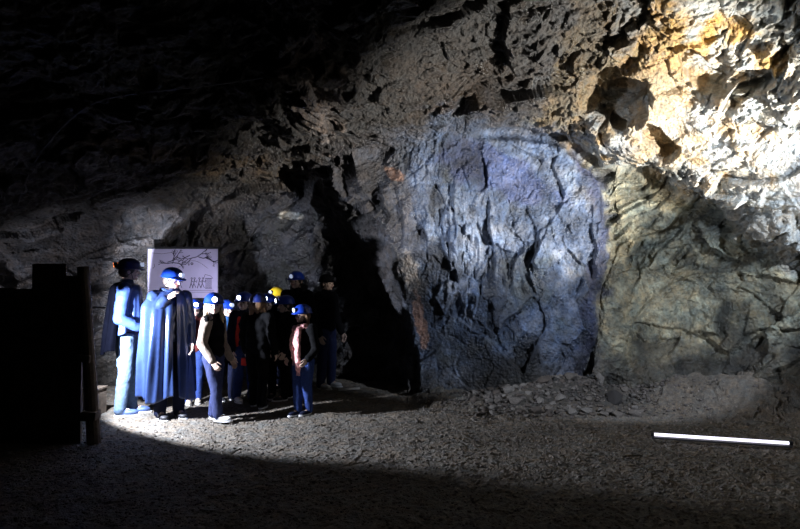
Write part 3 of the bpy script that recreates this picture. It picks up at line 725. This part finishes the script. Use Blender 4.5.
for k, (px, fy, s, lab) in enumerate([(485, 421, .055, 'single dark stone lying left of the rubble pile'), (418, 423, .05, 'small stone alone on the floor beside the shadowed recess'), (520, 412, .07, 'larger stone at the left front edge of the rubble')]):
    y = gy(fy); put_stone('stone', protos[k*2], (px-400)/F*y, y, s, lab)
# loose gravel: one object
def gravel(name, n, gen, m, label):
    ico = bmesh.new(); bmesh.ops.create_icosphere(ico, subdivisions=1, radius=1); iv = np.array([v.co[:] for v in ico.verts]); ifc = np.array([[v.index for v in f.verts] for f in ico.faces]); ico.free()
    x, y, s = gen(n); z = floor_z(x, y)+s*.35
    jit = rng.uniform(.6, 1.25, (n, len(iv), 1)); an = rng.uniform(0, 6.28, n); ca_, sa_ = np.cos(an), np.sin(an)
    vv = iv[None]*jit*np.array([1, .8, .6])
    vx = vv[..., 0]*ca_[:, None]-vv[..., 1]*sa_[:, None]; vy = vv[..., 0]*sa_[:, None]+vv[..., 1]*ca_[:, None]
    vv = np.stack([vx, vy, vv[..., 2]], -1)*s[:, None, None]+np.stack([x, y, z], -1)[:, None]
    ff = ifc[None]+(np.arange(n)*len(iv))[:, None, None]
    o = mesh_from(name, vv.reshape(-1, 3), ff.reshape(-1, 3), m); tag(o, label, 'gravel', kind='stuff')
def g1_(n):
    y = rng.uniform(3.6, 9.0, n); x = rng.uniform(-.72, .72, n)*y; s = .006+.012*rng.random(n)**3
    k = y < base_wall(x)-.1; x[~k] = rng.uniform(-2, 2, (~k).sum()); y[~k] = rng.uniform(4, 8, (~k).sum()); return x, y, s
gravel('gravel', 14000, g1_, mat('gravel_stone', (.14, .12, .105), .9, noise=.5, nscale=14), 'loose gravel strewn over the whole cave floor')
def g2_(n):
    x = rng.normal(2.0, .8, n).clip(.3, 4.4); y = base_wall(x)-.1-np.abs(rng.normal(0, .35, n)); s = .012+.022*rng.random(n)**2; return x, y, s
gravel('scree', 2200, g2_, mat('scree_stone', (.065, .056, .05), .9, noise=.5, nscale=14), 'small broken scree along the foot of the wall')

# pale bar on the floor behind the group
xb, yb = (350-400)/F*9.4, 9.4
b = bmesh.new(); box(b, (0, 0, 0), (.32, .035, .03), bev=.004); o = link('bar', b, mat('pale_wood', (.45, .42, .38), .7, noise=.2), None)
o.location = (xb, 9.25, float(floor_z(xb, 9.25)[0])+.03); o.rotation_euler = (0, 0, .45); tag(o, 'short pale bar lying on the floor right of the rightmost person', 'bar')

# ceiling cable
bpy.context.view_layer.update(); dg = bpy.context.evaluated_depsgraph_get()
pts = []
for px, py in [(16, 205), (24, 178), (38, 152), (60, 125), (90, 100), (130, 92), (170, 88), (225, 82), (262, 76)]:
    dr = (at(px, py, 10)-cam.location).normalized(); ok, loc, nor, *_ = sc.ray_cast(dg, cam.location+dr*2.5, dr)
    if ok: pts.append(loc-dr*.03)
cu = bpy.data.curves.new('cable', 'CURVE'); cu.dimensions = '3D'; cu.bevel_depth = .011; cu.bevel_resolution = 2; cu.resolution_u = 8
spl = cu.splines.new('NURBS'); spl.points.add(len(pts)-1); spl.order_u = 3; spl.use_endpoint_u = True
for k, q in enumerate(pts): spl.points[k].co = (*q, 1)
co_ = bpy.data.objects.new('cable', cu); col.objects.link(co_)
dg = bpy.context.evaluated_depsgraph_get(); me = bpy.data.meshes.new_from_object(co_.evaluated_get(dg)); bpy.data.objects.remove(co_)
me.materials.append(mat('cable_rubber', (.03, .03, .035), .5)); o = bpy.data.objects.new('cable', me); col.objects.link(o)
tag(o, 'thin dark cable looping along the roof at upper left', 'cable')

# ------------------------------------------------------------ lamps of the show mine and added fill lights
def spot(name, loc, target, power, color, size, blend, rad):
    l = bpy.data.lights.new(name, 'SPOT'); l.energy = power; l.color = color; l.spot_size = math.radians(size); l.spot_blend = blend; l.shadow_soft_size = rad
    o = bpy.data.objects.new(name, l); col.objects.link(o); o.location = loc
    o.rotation_euler = (Vector(target)-Vector(loc)).to_track_quat('-Z', 'Y').to_euler(); return o
def aim(name, loc, azd, pitch, *a):
    t = Vector(loc)+Vector((math.cos(math.radians(azd))*math.cos(math.radians(pitch)), math.sin(math.radians(azd))*math.cos(math.radians(pitch)), math.sin(math.radians(pitch))))
    return spot(name, loc, t, *a)
LP = Vector((-3.32, 6.60, 1.2))
aim('lamp_behind_barrier', LP, 45, -5, 980, (.80, .86, 1), 136, .2, .02)
fl = empty('floodlight', LP+Vector((-.05, -.03, 0))); tag(fl, 'dark unseen floodlight, its hood added to cut the upward light, fixed behind the leaning timber post, throwing the white light on the group', 'lamp')
fm = mat('lamp_steel', (.02, .02, .02), .6)
b = bmesh.new(); box(b, (.09, .07, .115), (.34, .34, .008), Euler((0, 0, .7))); link('hood', b, fm, fl)  # unseen plate, added to cut off the light going upward
b = bmesh.new(); box(b, (-.05, -.05, 0), (.02, .22, .2), Euler((0, 0, .7)), .004); link('housing', b, fm, fl)
b = bmesh.new(); cyl(b, (-.03, -.03, -.1), (-.03, -.03, -1.19), .015); link('stand', b, fm, fl)
b = bmesh.new(); cyl(b, (-.03, -.03, -1.19), (-.03, -.03, -1.17), .12, seg=24); link('foot', b, fm, fl)
spot('headlamp_beam', (-2.42, 8.42, 1.36), (-2.95, 9.12, 1.6), 22, (.75, .75, 1), 80, .8, .02)
aim('floodlight_blue', (4.6, 4.0, 2.9), 109, -14, 1150, (.74, .83, 1), 54, .3, .06)
spot('floodlight_right', (5.0, 4.2, 1.4), (3.3, 6.1, 2.6), 4700, (1, .97, .93), 54, .6, .05)
spot('fill_wide', (4.6, 4.9, .6), (2.6, 7.6, 3.8), 170, (1, .90, .76), 76, .8, .08)  # weak broad fill, added to brighten the roof rock
aim('fill_low_left', (-4.9, 7.0, .5), 78, 24, 90, (.85, .87, 1), 84, .5, .05)  # extra fill, added to lift the dim rock at back left
